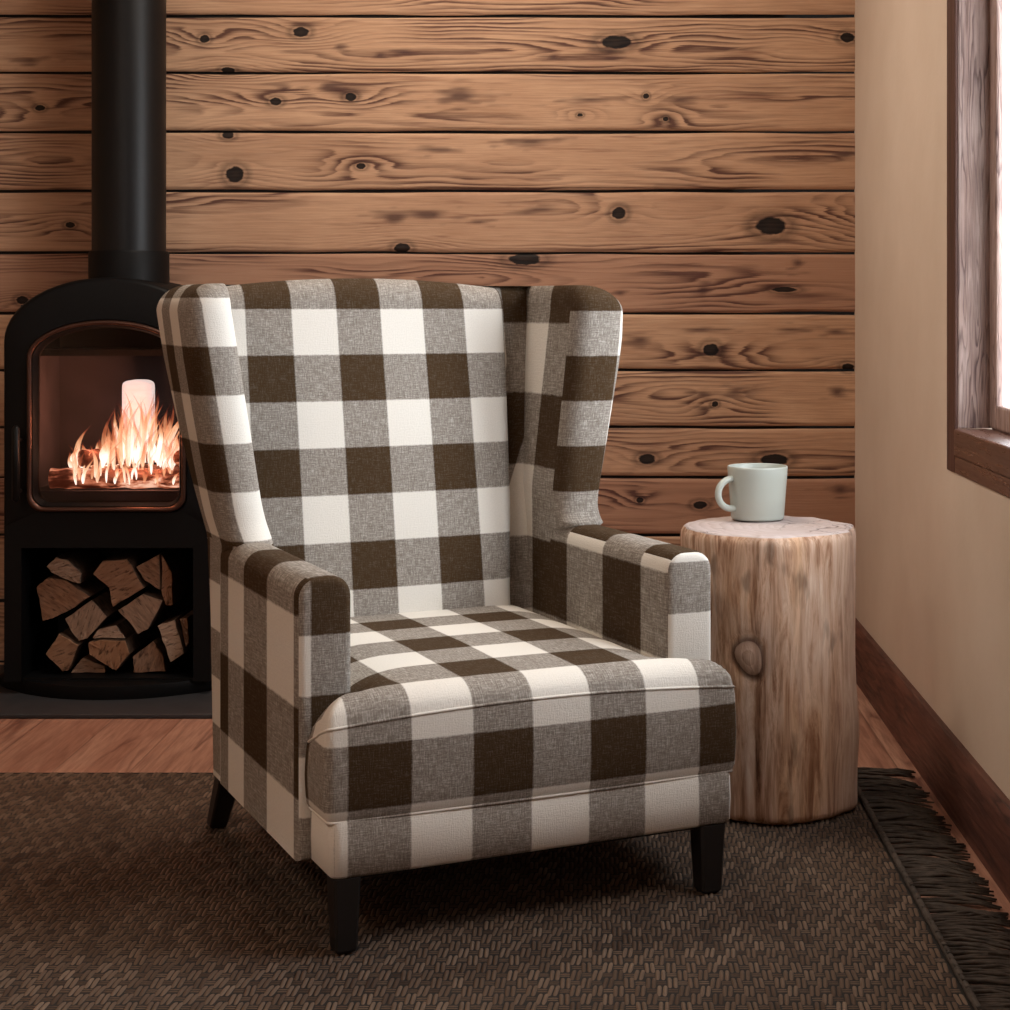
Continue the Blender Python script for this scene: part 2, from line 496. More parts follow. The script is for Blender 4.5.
# back wall : individual boards in one wall mesh, grain and knots carried as attributes
bounds = [2.56, 2.40, 2.24, 2.10, 1.958] + [1 - (y - HY) * WY / F for y in (16, 72.7, 131.9, 191, 253, 313.5, 370.3, 427.5, 477.3, 535, 601, 662)] + [-0.01]
KN = [(204.5, 39, 5, 4), (301, 32, 8, 5), (228, 70, 7, 3), (276, 101.5, 6, 4), (350.7, 97, 6, 4), (228, 135, 6, 4), (235, 174.6, 9, 8),
      (402, 248, 8, 5), (361, 166, 5, 3), (616, 42, 15, 6.5), (847.5, 37.4, 7, 5), (665.7, 119, 3, 2.5), (646, 96, 3, 3), (580, 115, 3, 2),
      (619, 213, 7, 6), (771, 226, 15, 9), (525, 259, 16, 6), (711, 350, 8, 6.5), (715, 404, 3.5, 3), (647, 459, 8.5, 5), (774, 460, 14, 6),
      (784.5, 289.6, 13, 2.6), (40, 108, 5, 3), (22, 300, 6, 4), (848, 367, 6, 4), (700, 505, 7, 4), (640, 500, 4, 3), (70, 225, 5, 3)]
SMD = [(285, 89, 9, 4), (553.5, 57, 9, 4), (703, 394, 11, 5), (704, 409, 10, 4), (736, 392, 13, 6), (837, 392, 10, 5), (703, 291, 7, 7), (798, 263, 9, 6),
       (460, 95, 22, 9), (380, 55, 8, 3), (405, 52, 10, 3), (340, 47, 9, 4), (620, 293, 10, 4), (330, 88, 14, 5), (440, 150, 18, 3), (700, 190, 24, 5),
       (530, 142, 25, 5), (610, 52, 14, 4), (680, 100, 22, 4), (590, 100, 30, 4), (430, 215, 22, 6), (395, 217, 16, 6), (478, 222, 14, 3), (540, 210, 24, 4),
       (640, 340, 14, 5), (790, 330, 22, 3), (835, 332, 16, 3), (700, 330, 22, 3), (840, 490, 14, 6), (845, 155, 15, 4), (60, 190, 20, 4), (30, 60, 18, 4)]


def wpt(a):
    sc = WY / F
    return ((a[0] - CX) * sc, 1 - (a[1] - HY) * sc, a[2] * sc, a[3] * sc)


KN = [wpt(k) for k in KN]; SMD = [wpt(k) for k in SMD]
V, Fc, A = [], [], {k: [] for k in ('grain', 'knot', 'streak', 'tone', 'smudge')}
XL = LX
for i in range(len(bounds) - 1):
    zt, zb = bounds[i] - .0035, bounds[i + 1] + .0035
    step = 0.006 if -1 < i - 3 else 0.012
    nx = int((WX - XL) / (0.0075 if i >= 4 else 0.03)); nz = max(6, int((zt - zb) / (0.0055 if i >= 4 else .02)))
    xs = np.linspace(XL, WX, nx); ts = np.linspace(0, 1, nz)
    X, T = np.meshgrid(xs, ts)
    top = zt + (vnoise(X * 5, X * 0, 11 + i) - .5) * .004; bot = zb + (vnoise(X * 5, X * 0, 41 + i) - .5) * .004
    Z = bot + (top - bot) * T
    edge = np.minimum(T, 1 - T) * (zt - zb)
    Y = WY + 0.006 * np.clip(1 - edge / 0.006, 0, 1) ** 2 + (vnoise(X * 2.3, Z * 6, 7 + i) - .5) * .003
    zc = zb + (zt - zb) * rng.uniform(.25, .75)
    D = 0.004 + 0.09 * np.abs(vnoise(X * 1.15 + 3.3 * i, X * 0, 90 + i) - .46) + 0.012 * vnoise(X * 5, X * 0 + i, 3)
    zz = Z - zc - 0.02 * (vnoise(X * 1.4, X * 0, 120 + i) - .5)
    R = np.sqrt((zz * 0.75) ** 2 + D ** 2)
    R = R + 0.008 * (vnoise(X * 4, Z * 30, 55 + i) - .5) + 0.005 * (vnoise(X * 9, Z * 90, 65 + i) - .5)
    kd = np.full(X.shape, 9.0); sd = np.zeros(X.shape); infl = np.zeros(X.shape)
    for (kx, kz, rx, rz) in KN:
        e = ((X - kx) / rx) ** 2 + ((Z - kz) / rz) ** 2
        inside = (kz < bounds[i] + .01) and (kz > bounds[i + 1] - .01)
        if inside:
            kd = np.minimum(kd, np.sqrt(e))
            g = np.exp(-(((X - kx) / (rx * 4.2 + .030)) ** 2 + ((Z - kz) / (rz * 2.2 + .012)) ** 2)); infl += g
            R = R + 0.017 * g
    for (kx, kz, rx, rz) in SMD:
        if bounds[i + 1] < kz < bounds[i]:
            nzs = vnoise(X * 22, Z * 260, 5) * 1.5 + .35
            sd = np.maximum(sd, np.clip(1.25 - np.sqrt(((X - kx) / rx) ** 2 + ((Z - kz) / rz) ** 2) * nzs, 0, 1))
    st = np.clip((vnoise(X * 3.1 + 7 * i, Z * 14, 200 + i) - .28) * 2.3, 0.10, 1)
    el = np.clip((vnoise(X * 5.0, Z * 75, 300 + i) - .30) * 2.4, .10, 1) * .7 + .3
    st = np.clip(st * (.60 + .9 * np.exp(-(D / .04) ** 2)) + infl * .45, 0, 1) * el
    k0 = len(V)
    V += list(zip(X.ravel(), Y.ravel(), Z.ravel()))
    A['grain'] += list((R / 0.0072).ravel()); A['knot'] += list(kd.ravel()); A['streak'] += list(st.ravel())
    A['tone'] += [rng.uniform(0, .35) + (0.38 if i in (9, 13) else 0) + 0.02 * max(0, i - 9)] * X.size; A['smudge'] += list(sd.ravel())
    for r in range(nz - 1):
        b0 = k0 + r * nx
        Fc += [(b0 + c, b0 + c + 1, b0 + nx + c + 1, b0 + nx + c) for c in range(nx - 1)]
# dark backing behind the gaps
k0 = len(V); bv, bf = boxg((XL, WY + .012, 0), (WX, WY + .13, ZC))
V += bv; nb = len(Fc); Fc += [tuple(i + k0 for i in q) for q in bf]
for k in A: A[k] += [9.0 if k == 'knot' else 0.0] * 8
tag(mesh('wall_back', V, Fc, [MW, MGAP], smooth=True, midx=[0] * nb + [1] * 6, attrs=A, fix=False), kind='structure')

# skirting board on the right wall
prof = [(WX - .026, 0), (WX - .026, .118), (WX - .022, .130), (WX - .014, .140), (WX, .141), (WX, 0)]
rings = [[(x, y, z) for x, z in prof] for y in np.linspace(FY, WY, 8)]
tag(sharp(mesh('baseboard_right', *ringloft(rings), MBASE)), kind='structure')

# window
win = tag(empty('window_1', (WX, Y1, Z0)), kind='structure')
win['label'] = 'wood-framed window in the right wall, bright daylight outside'


def wbox(name, a, b, mat, bw=.003):
    o = box(name, tuple(p - q for p, q in zip(a, (WX, Y1, Z0))), tuple(p - q for p, q in zip(b, (WX, Y1, Z0))), mat, win, bw)
    return o


cs = 0.078; pr = 0.003; SX = WX + 0.0655
wbox('casing', (WX - pr, Y1, .665), (WX + .004, Y1 + cs, Z1 + cs), MCASE)
wbox('casing', (WX - pr, Y0 - cs, .665), (WX + .004, Y0, Z1 + cs), MCASE)
wbox('casing', (WX - pr, Y0, Z1), (WX + .004, Y1, Z1 + cs), MCASE)
wbox('apron', (WX - pr, Y0, .665), (WX + .004, Y1, .6995), MSILL)
wbox('sill', (WX - pr - .002, Y0 - .03, .6995), (RT, Y1 - .0005, Z0), MSILL, .004)
wbox('jamb', (WX + .0042, Y1, Z0), (RT, Y1 + .03, Z1), MFRAME)
wbox('jamb', (WX + .0042, Y0 - .03, Z0), (RT, Y0, Z1), MFRAME)
wbox('head', (WX + .0042, Y0, Z1), (RT, Y1, Z1 + .03), MFRAME)
sw = 0.062
ym = (Y0 + Y1) / 2
for k, (a, b) in enumerate(((Y0, ym), (ym, Y1))):
    f = [boxg((SX, a, Z0), (SX + .015, a + sw, Z1)), boxg((SX, b - sw, Z0), (SX + .015, b, Z1)),
         boxg((SX, a + sw, Z0), (SX + .015, b - sw, Z0 + .05)), boxg((SX, a + sw, Z1 - .05), (SX + .015, b - sw, Z1))]
    V, Fc = merge(f)
    V = [(x - WX, y - Y1, z - Z0) for x, y, z in V]
    so = bevel(mesh('sash', V, Fc, MFRAME, win, smooth=False), .006, 2)
    gl = mesh('pane', *boxg((SX + .003 - WX, a + sw - .005 - Y1, .045), (SX + .007 - WX, b - sw + .005 - Y1, Z1 - Z0 - .045)), MGLASS, so, smooth=False)
# added window behind the viewer, out of view, lets in fill light
w2 = tag(empty('added_window', (W2[0], FY, W2[2])), kind='structure')
w_, h_ = W2[1] - W2[0], W2[3] - W2[2]
f = [boxg((0, -.09, 0), (.06, -.03, h_)), boxg((w_ - .06, -.09, 0), (w_, -.03, h_)), boxg((.06, -.09, 0), (w_ - .06, -.03, .06)),
     boxg((.06, -.09, h_ - .06), (w_ - .06, -.03, h_))]
mesh('added_window_frame', *merge(f), MFRAME, w2, smooth=False)
mesh('pane', *boxg((.05, -.062, .05), (w_ - .05, -.058, h_ - .05)), MGLASS, w2, smooth=False)

# ------------------------------------------------------------------ hearth, stove
HT = 0.012
box_h = box('hearth_slab', (-2.05, 4.227, 0.0005), (-0.50, 4.812, HT), MSLATE, None, .003)
tag(box_h, 'flat dark grey slate slab on the floor under the black stove', 'hearth')

SXC = -1.23
stove = tag(empty('wood_stove', (SXC, 4.60, HT)), 'black arched steel wood stove with glass door and flue against the board wall', 'stove')
SO = Vector((SXC, 4.60, HT))


def sl(V):
    return [(x - SO.x, y - SO.y, z - SO.z) for x, y, z in V]


def arch(hw, zs, zt, zb, n=28, r=0.0, nb=10):
    """closed outline (x,z): straight sides up to zs, elliptic head to zt, bottom at zb (corner radius r)"""
    P = [(hw * math.cos(a), zs + (zt - zs) * math.sin(a)) for a in np.linspace(0, PI, n)]
    if r:
        P += [(-hw + r - r * math.cos(a), zb + r - r * math.sin(a)) for a in np.linspace(0, PI / 2, 7)]
        P += [(x, zb) for x in np.linspace(-hw + r, hw - r, nb + 2)[1:-1]]
        P += [(hw - r + r * math.sin(a), zb + r - r * math.cos(a)) for a in np.linspace(0, PI / 2, 7)]
    else:
        P += [(-hw, zb), (hw, zb)]
    return P


FD, BD = 4.44, 4.765
HWB = 0.2655
out_hi = arch(HWB, 0.908, 1.070, 0.44, 28, 0.0001, 10)
hole = arch(0.203, 0.868, 0.964, 0.474, 28, 0.04, 10)
ring = lambda P, y, s=1.0: [(SXC + x * s, y, z) for x, z in P]
rs = [ring(out_hi, BD), ring(out_hi, FD + .012), [(SXC + x * .985, FD + .002, z - (.006 if z > .9 else 0)) for x, z in out_hi],
      [(SXC + x * .97, FD, z - (.012 if z > .9 else 0)) for x, z in out_hi], ring(hole, FD), ring(hole, FD + .03)]
V, Fc = ringloft(rs, True, False)
mesh('body', sl(V), Fc, MIRON, stove, smooth=True).modifiers.new('es', 'EDGE_SPLIT').split_angle = math.radians(50)
# lower part: sides, back, header, floor
lp = [boxg((SXC - HWB * .985, FD, .045), (SXC - .218, BD, .44)), boxg((SXC + .218, FD, .045), (SXC + HWB * .985, BD, .44)),
      boxg((SXC - .218, BD - .02, .045), (SXC + .218, BD, .44)), boxg((SXC - .218, FD, .3835), (SXC + .218, BD - .02, .44)),
      boxg((SXC - .218, FD + .01, .035), (SXC + .218, BD - .02, .052))]
V, Fc = merge(lp); mesh('log_compartment', sl(V), Fc, MIRON, stove, smooth=False)
# curved base plate
P = [(0.305 * math.cos(a) * (1 if True else 1), 0) for a in (0,)]
xs = np.linspace(-.305, .305, 33)
front = [(SXC + x, 4.375 + .16 * (abs(x) / .305) ** 2.2) for x in xs]
outl = front + [(SXC + .305, BD), (SXC - .305, BD)]
rr = [[(SXC + (x - SXC) * s, FD + (y - FD) * (1 if y > FD else s), z) for x, y in outl] for z, s in ((HT, .985), (HT + .006, 1), (.04, 1), (.046, .985))]
sharp(mesh('base_plate', sl(ringloft(rr)[0]), ringloft(rr)[1], MIRON, stove), 45)
# door: frame, glass, handle
dh = arch(0.200, 0.866, 0.961, 0.477, 28, 0.04, 10)
d1 = arch(0.186, 0.864, 0.948, 0.491, 28, 0.035, 10)
d2 = arch(0.180, 0.862, 0.942, 0.497, 28, 0.032, 10)
rs = [ring(dh, FD + .03), ring(dh, FD - .004), ring(arch(0.196, 0.866, 0.957, 0.481, 28, 0.04, 10), FD - .009), ring(d1, FD - .009), ring(d2, FD + .012), ring(d2, FD + .03)]
V, Fc = ringloft(rs, False, False)
door = mesh('door', sl(V), Fc, MDOOR, stove, smooth=True); sharp(door, 28)
bz = ringloft([ring(arch(0.2005, 0.866, 0.9615, 0.4765, 28, 0.04, 10), FD - .003), ring(arch(0.2005, 0.866, 0.9615, 0.4765, 28, 0.04, 10), FD - .011),
               ring(arch(0.1965, 0.866, 0.9575, 0.4805, 28, 0.039, 10), FD - .0145), ring(arch(0.190, 0.865, 0.951, 0.487, 28, 0.037, 10), FD - .0125), ring(arch(0.189, 0.865, 0.950, 0.488, 28, 0.037, 10), FD - .006)], False, False)
bz = mesh('bezel', sl(bz[0]), bz[1], plain('reflection tinted steel', (0.085, 0.042, 0.030), 0.30, 0.7, 0.5, .1, 40), door); bz['label'] = 'rim of the glass, coloured for its warm reflection'  # bronze colour put on the rim for the warm reflection it shows
gl = ringloft([ring(arch(0.184, 0.863, 0.945, 0.494, 28, 0.033, 10), FD + .016), ring(arch(0.184, 0.863, 0.945, 0.494, 28, 0.033, 10), FD + .020)])
mesh('glass', sl(gl[0]), gl[1], MSGLASS, door, smooth=False)
hx = -1.447
V, Fc = merge([tube([(hx, FD - .012, .66), (hx, FD - .045, .66)], .006, 10), tube([(hx, FD - .012, .53), (hx, FD - .045, .53)], .006, 10),
               tube([(hx, FD - .045, .505), (hx, FD - .045, .512), (hx, FD - .045, .69), (hx, FD - .045, .697)], [.004, .010, .010, .004], 12)])
mesh('handle', sl(V), Fc, MDOOR, door)
# firebox
fb = [boxg((SXC - .215, 4.72, .50), (SXC + .215, 4.74, 1.0)), boxg((SXC - .23, FD + .032, .50), (SXC - .205, 4.72, 1.0)),
      boxg((SXC + .205, FD + .032, .50), (SXC + .23, 4.72, 1.0)), boxg((SXC - .205, FD + .032, .50), (SXC + .205, 4.72, .525))]
V, Fc = merge(fb); mesh('firebox', sl(V), Fc, MBRICK, stove, smooth=False)
V, Fc = boxg((SXC - .205, FD + .10, .868), (SXC + .205, 4.72, .885)); mesh('baffle_plate', sl(V), Fc, MIRON, stove, smooth=False)
# flue
PC = (SXC, 4.65, 0)
V, Fc = lathe([(.096, .98), (.096, 2.549)], 72, PC)
pipe = mesh('flue_pipe', sl(V), Fc, MPIPE, stove); sharp(pipe, 50)
V, Fc = lathe([(.098, 1.0), (.1045, 1.005), (.1045, 1.136), (.102, 1.142), (.0965, 1.142)], 72, PC)
sharp(mesh('flue_collar', sl(V), Fc, MIRON, stove), 50)

# split logs in the lower compartment
LOGS = [
    ([(145, 150), (200, 95), (265, 110), (345, 190), (340, 245), (300, 240), (180, 185)], 'small split log at the top left of the stack under the stove'),
    ([(90, 260), (150, 210), (260, 225), (395, 320), (280, 395), (180, 445), (125, 460), (105, 330)], 'wide rough-barked log at the left side of the stack'),
    ([(250, 440), (400, 335), (490, 430), (375, 555), (330, 570), (290, 520)], 'square split log in the middle left of the stack, below the wide rough log'),
    ([(140, 640), (215, 525), (330, 590), (270, 735), (240, 740)], 'pale split log with ring pattern in the bottom left corner of the stack'),
    ([(305, 714), (352, 660), (480, 715), (480, 745), (280, 745)], 'flat pale log wedge on the floor of the log compartment'),
    ([(380, 575), (440, 562), (590, 565), (615, 640), (540, 735), (500, 715), (385, 640)], 'pale log in the bottom centre of the stack with a grey edge'),
    ([(400, 552), (440, 500), (540, 480), (590, 553), (480, 548)], 'small reddish log lying on the bottom centre log'),
    ([(405, 190), (460, 115), (600, 105), (700, 270), (520, 380), (500, 270)], 'largest split log at the top centre of the stack'),
    ([(545, 395), (690, 300), (800, 340), (720, 500), (660, 535), (625, 480)], 'pale split log directly below the largest top centre log'),
    ([(650, 150), (782, 80), (785, 282), (700, 230)], 'orange-brown split log at the top right of the stack'),
    ([(792, 78), (850, 180), (855, 370), (820, 370), (792, 280)], 'narrow barked log at the top right edge of the stack'),
    ([(770, 480), (868, 445), (920, 640), (845, 690), (810, 590)], 'orange upright split log at the lower right of the stack'),
    ([(896, 442), (936, 436), (946, 580), (930, 605)], 'thin log sliver against the right side of the compartment'),
    ([(630, 655), (745, 565), (800, 640), (820, 740), (635, 745)], 'dark brown log on the compartment floor at bottom right'),
]
for pts, lab in LOGS:
    d = 4.475 + random.uniform(0, .03)
    P = [px(20 + a / 5.61, 540 + b / 5.61, d) for a, b in pts]
    Q = []
    n = len(P)
    for i in range(n):                                   # roughen the outline
        a, b = Vector(P[i]), Vector(P[(i + 1) % n]); m = 4
        for k in range(m):
            q = a.lerp(b, k / m)
            if k: q += Vector((random.uniform(-.0016, .0016), 0, random.uniform(-.0016, .0016)))
            Q.append(q)
    c = sum(Q, Vector()) / len(Q)
    rgs = []
    for y, s in ((d + .004, .955), (d, .985), (d + .006, 1.0), (d + .08, 1.0), (d + .16, .99), (d + .235, .98)):
        rgs.append([(c.x + (q.x - c.x) * s * .972, y + random.uniform(-.002, .002), c.z + (q.z - c.z) * s * .972) for q in Q])
    rgs = rgs[1:]
    V, Fc = ringloft(rgs)
    nl = (len(rgs) - 1) * len(Q)
    mi = [1 if f < nl and f >= len(Q) else 0 for f in range(len(Fc))]
    lg = empty('split_log', (c.x, d, min(q.z for q in Q)))
    lg2 = mesh('split_log', [(v[0] - c.x, v[1] - d, v[2] - lg.location.z) for v in V], Fc, [MLOGE, MBARK], None, midx=mi)
    lg2.location = lg.location; bpy.data.objects.remove(lg); sharp(lg2, 40)
    lg2.name = 'split_log'
    tag(lg2, lab, 'firewood log', 'split logs stacked under the stove')

# burning logs and flames
blogs = [((-1.395, 4.515, .553), (-1.035, 4.52, .553), .026, 'long glowing log at the front of the fire'),
         ((-1.35, 4.635, .553), (-1.05, 4.645, .553), .026, 'glowing log lying behind the long front log'),
         ((-1.31, 4.49, .607), (-1.12, 4.665, .607), .022, 'glowing log lying crosswise in the middle of the fire'),
         ((-1.055, 4.49, .607), (-1.065, 4.665, .607), .022, 'charred glowing log at the right side of the fire')]
for a, b, r, lab in blogs:
    a, b = Vector(a), Vector(b); n = 18
    path = [a.lerp(b, i / (n - 1)) for i in range(n)]
    V, Fc = tube([(0, 0, 0)] * 0 + [tuple(p) for p in path], [r * (.9 + .2 * random.random()) for _ in path], 14)
    c = (a + b) / 2 - Vector((0, 0, r))
    o = mesh('burning_log', [tuple(Vector(v) - c) for v in V], Fc, MEMBER); o.location = c
    tag(o, lab, 'burning log', 'burning logs in the stove')
t = NT('white-hot log'); n = t.noise(t.mapping(t.coord(), (25, 25, 90)), 1, 3)
b_ = t.bsdf((.1, .04, .03), .9); t.l(t.ramp(n, [(.3, (1.0, .84, .74)), (.6, (1.0, .94, .87))]), b_.inputs['Emission Color']); b_.inputs['Emission Strength'].default_value = 1.22
rg = []
for z, k in ((0, .96), (.004, 1), (.15, 1), (.164, .99), (.17, .95), (.1725, .88)):
    rg.append([(.041 * k * math.copysign(abs(math.cos(a)) ** .6, math.cos(a)), .028 * k * math.copysign(abs(math.sin(a)) ** .6, math.sin(a)), z - (.007 * math.cos(a) ** 2 if z > .16 else 0)) for a in np.linspace(0, 2 * PI, 32, endpoint=False)])
o = sharp(mesh('burning_log', *ringloft(rg), t.m), 50); o.location = (-1.192, 4.600, .631)
tag(o, 'white-hot block of wood standing upright above the flames', 'burning log', 'burning logs in the stove')
fv, ff, heat = [], [], []


def tongue(x, y, z, h, w, lean, hot, tw=0.0):
    n, m = 12, 8
    ph = random.uniform(0, 6); k0 = len(fv)
    for i in range(n):
        t = i / (n - 1)
        rad = w * (math.sin(PI * min(1, .03 + t * .97)) ** .8) * (1 - t) ** .55 + .0004
        cx = x + lean * t * t + .10 * h * math.sin(ph + 4.2 * t) * t; cy = y + .06 * h * math.sin(ph * 2 + 3.5 * t) * t
        for k in range(m):
            a = 2 * PI * k / m + tw * t
            fv.append((cx + rad * math.cos(a), cy + .55 * rad * math.sin(a), z + h * t)); heat.append(max(0, hot * (1 - t ** 1.6)))
    for i in range(n - 1):
        for k in range(m):
            a, b = k0 + i * m + k, k0 + i * m + (k + 1) % m
            ff.append((a, b, b + m, a + m))


for i in range(150):
    u = random.gauss(0, 1); x = -1.20 + .065 * u
    x = min(-1.085, max(-1.36, x))
    base = .575 + random.uniform(0, .03)
    hgt = max(.035, (.15 * math.exp(-((x + 1.175) / .085) ** 2) + .03) * random.uniform(.45, 1.15))
    tongue(x, random.uniform(4.48, 4.66), base, hgt, random.uniform(.004, .011), random.uniform(-.03, .045), random.uniform(.35, 1.15))
for i in range(34):
    tongue(random.uniform(-1.33, -1.07), random.uniform(4.478, 4.486), .538 + random.uniform(0, .03), random.uniform(.03, .085), random.uniform(.003, .008), random.uniform(-.02, .03), random.uniform(.3, 1.0))
for x, y, h, w, ln, ht in ((-1.335, 4.53, .115, .010, .035, .8), (-1.325, 4.54, .07, .012, .01, 1.1), (-1.345, 4.52, .05, .009, -.01, .8), (-1.09, 4.52, .10, .014, .03, 1.0),
                           (-1.08, 4.50, .075, .012, .01, 1.0), (-1.065, 4.55, .08, .012, -.02, .9), (-1.27, 4.56, .16, .008, .02, .5), (-1.24, 4.52, .15, .007, .02, .4), (-1.11, 4.56, .16, .016, .05, 1.0)):
    tongue(x, y, .575, h, w, ln, ht)
fz = .575
fire = mesh('fire', [(x + 1.19, y - 4.57, z - fz) for x, y, z in fv], ff, MFLAME, attrs={'flame_heat': heat}, fix=False)
fire.location = (-1.19, 4.57, fz)
tag(fire, 'bright orange and white flames burning behind the stove glass', 'fire', kind='stuff')

# ------------------------------------------------------------------ rug
RX0, RX1, RY0, RY1 = -1.80, 0.545, 1.35, 3.735
rug = tag(empty('woven_rug', ((RX0 + RX1) / 2, RY0, 0)), 'dark brown basket-weave rug with dark fringe under the checked armchair', 'rug')
ro = Vector(rug.location)
V, Fc = boxg((RX0, RY0, .0006), (RX1, RY1, .0020))
mesh('backing', [tuple(Vector(v) - ro) for v in V], Fc, MRUGB, rug, smooth=False)
cw, cl = 0.0158, 0.0300
V, Fc, tn = [], [], []


def strand(x, y, z, dx, dy, L, w, h, tone):
    k0 = len(V)
    px_, py_ = -dy, dx
    for s, hh, ww in ((-.5, .15, .75), (-.3, .75, 1), (0, 1, 1), (.3, .75, 1), (.5, .15, .75)):
        for o_, q in ((-1, 0), (-.6, .75), (0, 1), (.6, .75), (1, 0)):
            V.append((x + dx * L * s + px_ * w * .5 * ww * o_ - ro.x, y + dy * L * s + py_ * w * .5 * ww * o_ - ro.y, z + h * hh * q - .0005)); tn.append(tone)
    for a in range(4):
        for b in range(4):
            i = k0 + a * 5 + b; Fc.append((i, i + 1, i + 6, i + 5))


ni = int((RX1 - RX0 - .01) / cw); nj = int((RY1 - RY0 - .005) / cl)
for j in range(nj):
    for i in range(ni):
        x = RX1 - .008 - cw * (i + .5) + random.uniform(-.0008, .0008); y = RY1 - .004 - cl * (j + .5) + random.uniform(-.001, .001)
        tone = min(1, max(0, random.gauss(.5, .2)))
        if (i + j) % 2 == 0:
            sk = random.uniform(-.09, .09) + .06
            for s in (-1, 1):
                strand(x + s * cw * .27, y, .0014, sk, 1, cl * 1.42, cw * .47, .0049, tone + random.uniform(-.12, .12))
        else:
            for s in (-.12, .12):
                strand(x, y + s * cl, 0.0013, 1, random.uniform(-.05, .05), cw * 1.3, cl * .17, .0024, tone * .75)
mesh('weave', V, Fc, MRUG, rug, attrs={'tone': np.clip(tn, 0, 1)}, fix=False)
# bound edge and fringe
V, Fc = tube([(RX1 - ro.x, y - ro.y, .007) for y in np.linspace(RY0, RY1, 60)], [.0055 + .001 * (i % 2) for i in range(60)], 8)
mesh('edge_binding', V, Fc, MFRINGE, rug)
V, Fc = [], []
nf = 400
for i in range(nf):
    y = RY0 + (RY1 - RY0) * (i + random.random()) / nf
    cl_ = math.sin(y * 34) * .5 + math.sin(y * 71 + 1) * .3
    L = .134 + .010 * cl_ + random.uniform(-.008, .008)
    dy = (-.02 + .05 * cl_ + random.uniform(-.02, .02)); z0 = random.uniform(.005, .012)
    path = [(RX1 - .004 + L * t - ro.x, y + dy * t * t + .004 * math.sin(5 * t + i) - ro.y, max(.002, z0 * (1 - t) + .0035 * t + .006 * math.sin(PI * t) * random.random())) for t in (0, .25, .5, .75, 1)]
    v, f = tube(path, [.0026, .0034, .0033, .0028, .0016], 5)
    k0 = len(V); V += v; Fc += [tuple(q + k0 for q in p) for p in f]
fr = mesh('fringe', V, Fc, MFRINGE, rug, fix=False); fr['kind'] = 'stuff'

# ------------------------------------------------------------------ armchair
TH = math.radians(25.5)
RZ = 0.0059                                           # top of the rug
chair = tag(empty('armchair', (-0.080, 2.83, 0), TH), 'wingback armchair in brown and cream buffalo check on the brown rug', 'armchair')


def st_table(v, edges, first_dark):
    """stripe coordinate from a list of borders; the stripe before edges[0] is dark if first_dark"""
    base = 1 if first_dark else 0
    w0 = edges[1] - edges[0]
    if v < edges[0]:
        return base + max(0.02, 1 - (edges[0] - v) / w0) if (edges[0] - v) < w0 else base + 1 - (edges[0] - v) / w0
    for i in range(len(edges) - 1):
        if v < edges[i + 1]:
            return base + 1 + i + (v - edges[i]) / (edges[i + 1] - edges[i])
    return base + len(edges) + (v - edges[-1]) / (edges[-1] - edges[-2])


# --- seat cushion (T shaped)
EAR, BOD, NECK, BKV = 0.361, 0.284, 0.104, 0.70
ZE, ZT, ZB = 0.357, 0.398, 0.205
us = sorted(set([round(x, 4) for x in np.concatenate([np.linspace(-EAR, -BOD, 13), np.linspace(-BOD, -BOD + .06, 9), np.linspace(-BOD + .06, BOD - .06, 26), np.linspace(BOD - .06, BOD, 9), np.linspace(BOD, EAR, 13)])]))
vs = sorted(set([round(x, 4) for x in np.concatenate([np.linspace(0, .06, 13), np.linspace(.06, NECK, 6), np.linspace(NECK, BKV, 34)])]))


def sd_T(u, v):
    au = abs(u)
    if v <= NECK:
        d = min(EAR - au, v)
        if au > BOD: d = min(d, NECK - v)
        else: d = min(d, math.hypot(BOD - au, NECK - v) if True else d)
        return max(d, 0)
    return max(0, min(v, BKV - v + .05))


def front_bow(u):
    return -0.006 * (1 - (u / EAR) ** 2)


def ze(u): return .349 + .017 * (1 - (u / EAR) ** 2)


def corner(u, v):
    """pull the front corners of the ears in a little"""
    r = .011; au = abs(u)
    du, dv = au - (EAR - r), (r - v)
    if du > 0 and dv > 0:
        L = math.hypot(du, dv); m = max(du, dv)
        if L > 1e-9:
            k = m / L
            au = EAR - r + du * k; v = r - dv * k
    return math.copysign(au, u), v


V, idx = [], {}
for a, u in enumerate(us):
    for b, v in enumerate(vs):
        if v > NECK + 1e-6 and abs(u) > BOD + 1e-6: continue
        d = sd_T(u, v); r = .052
        q = min(1, d / r); z = ze(u) + (ZT - ze(u)) * math.sqrt(max(0, 1 - (1 - q) ** 2)) ** 1.15
        wv = min(1, max(0, (v - .03) / .10)); wv = wv * wv * (3 - 2 * wv); qs = min(1, max(0, (BOD + .004 - abs(u)) / .115))
        z -= wv * .046 * (1 - math.sqrt(max(0, 1 - (1 - qs) ** 2)))
        qe = min(1, max(0, (EAR - abs(u)) / .11))
        z -= (1 - wv) * .017 * (1 - math.sqrt(max(0, 1 - (1 - qe) ** 2))) * min(1, v / .05)
        z += .006 * (1 - (u / EAR) ** 2) * (1 - abs(v - .3) / .5) * q
        uu, vv = corner(u, v)
        idx[a, b] = len(V); V.append((uu, vv + front_bow(u) * max(0, 1 - v / .25), z))
Fc = []
for a in range(len(us) - 1):
    for b in range(len(vs) - 1):
        k = [(a, b), (a + 1, b), (a + 1, b + 1), (a, b + 1)]
        if all(q in idx for q in k) and not (vs[b] >= NECK - 1e-6 and (abs(us[a]) > BOD + 1e-6 or abs(us[a + 1]) > BOD + 1e-6)):
            Fc.append(tuple(idx[q] for q in k))
ntop = len(Fc)
from collections import defaultdict
ec = defaultdict(list)
for f in Fc:
    for i in range(4): ec[tuple(sorted((f[i], f[(i + 1) % 4])))].append((f[i], f[(i + 1) % 4]))
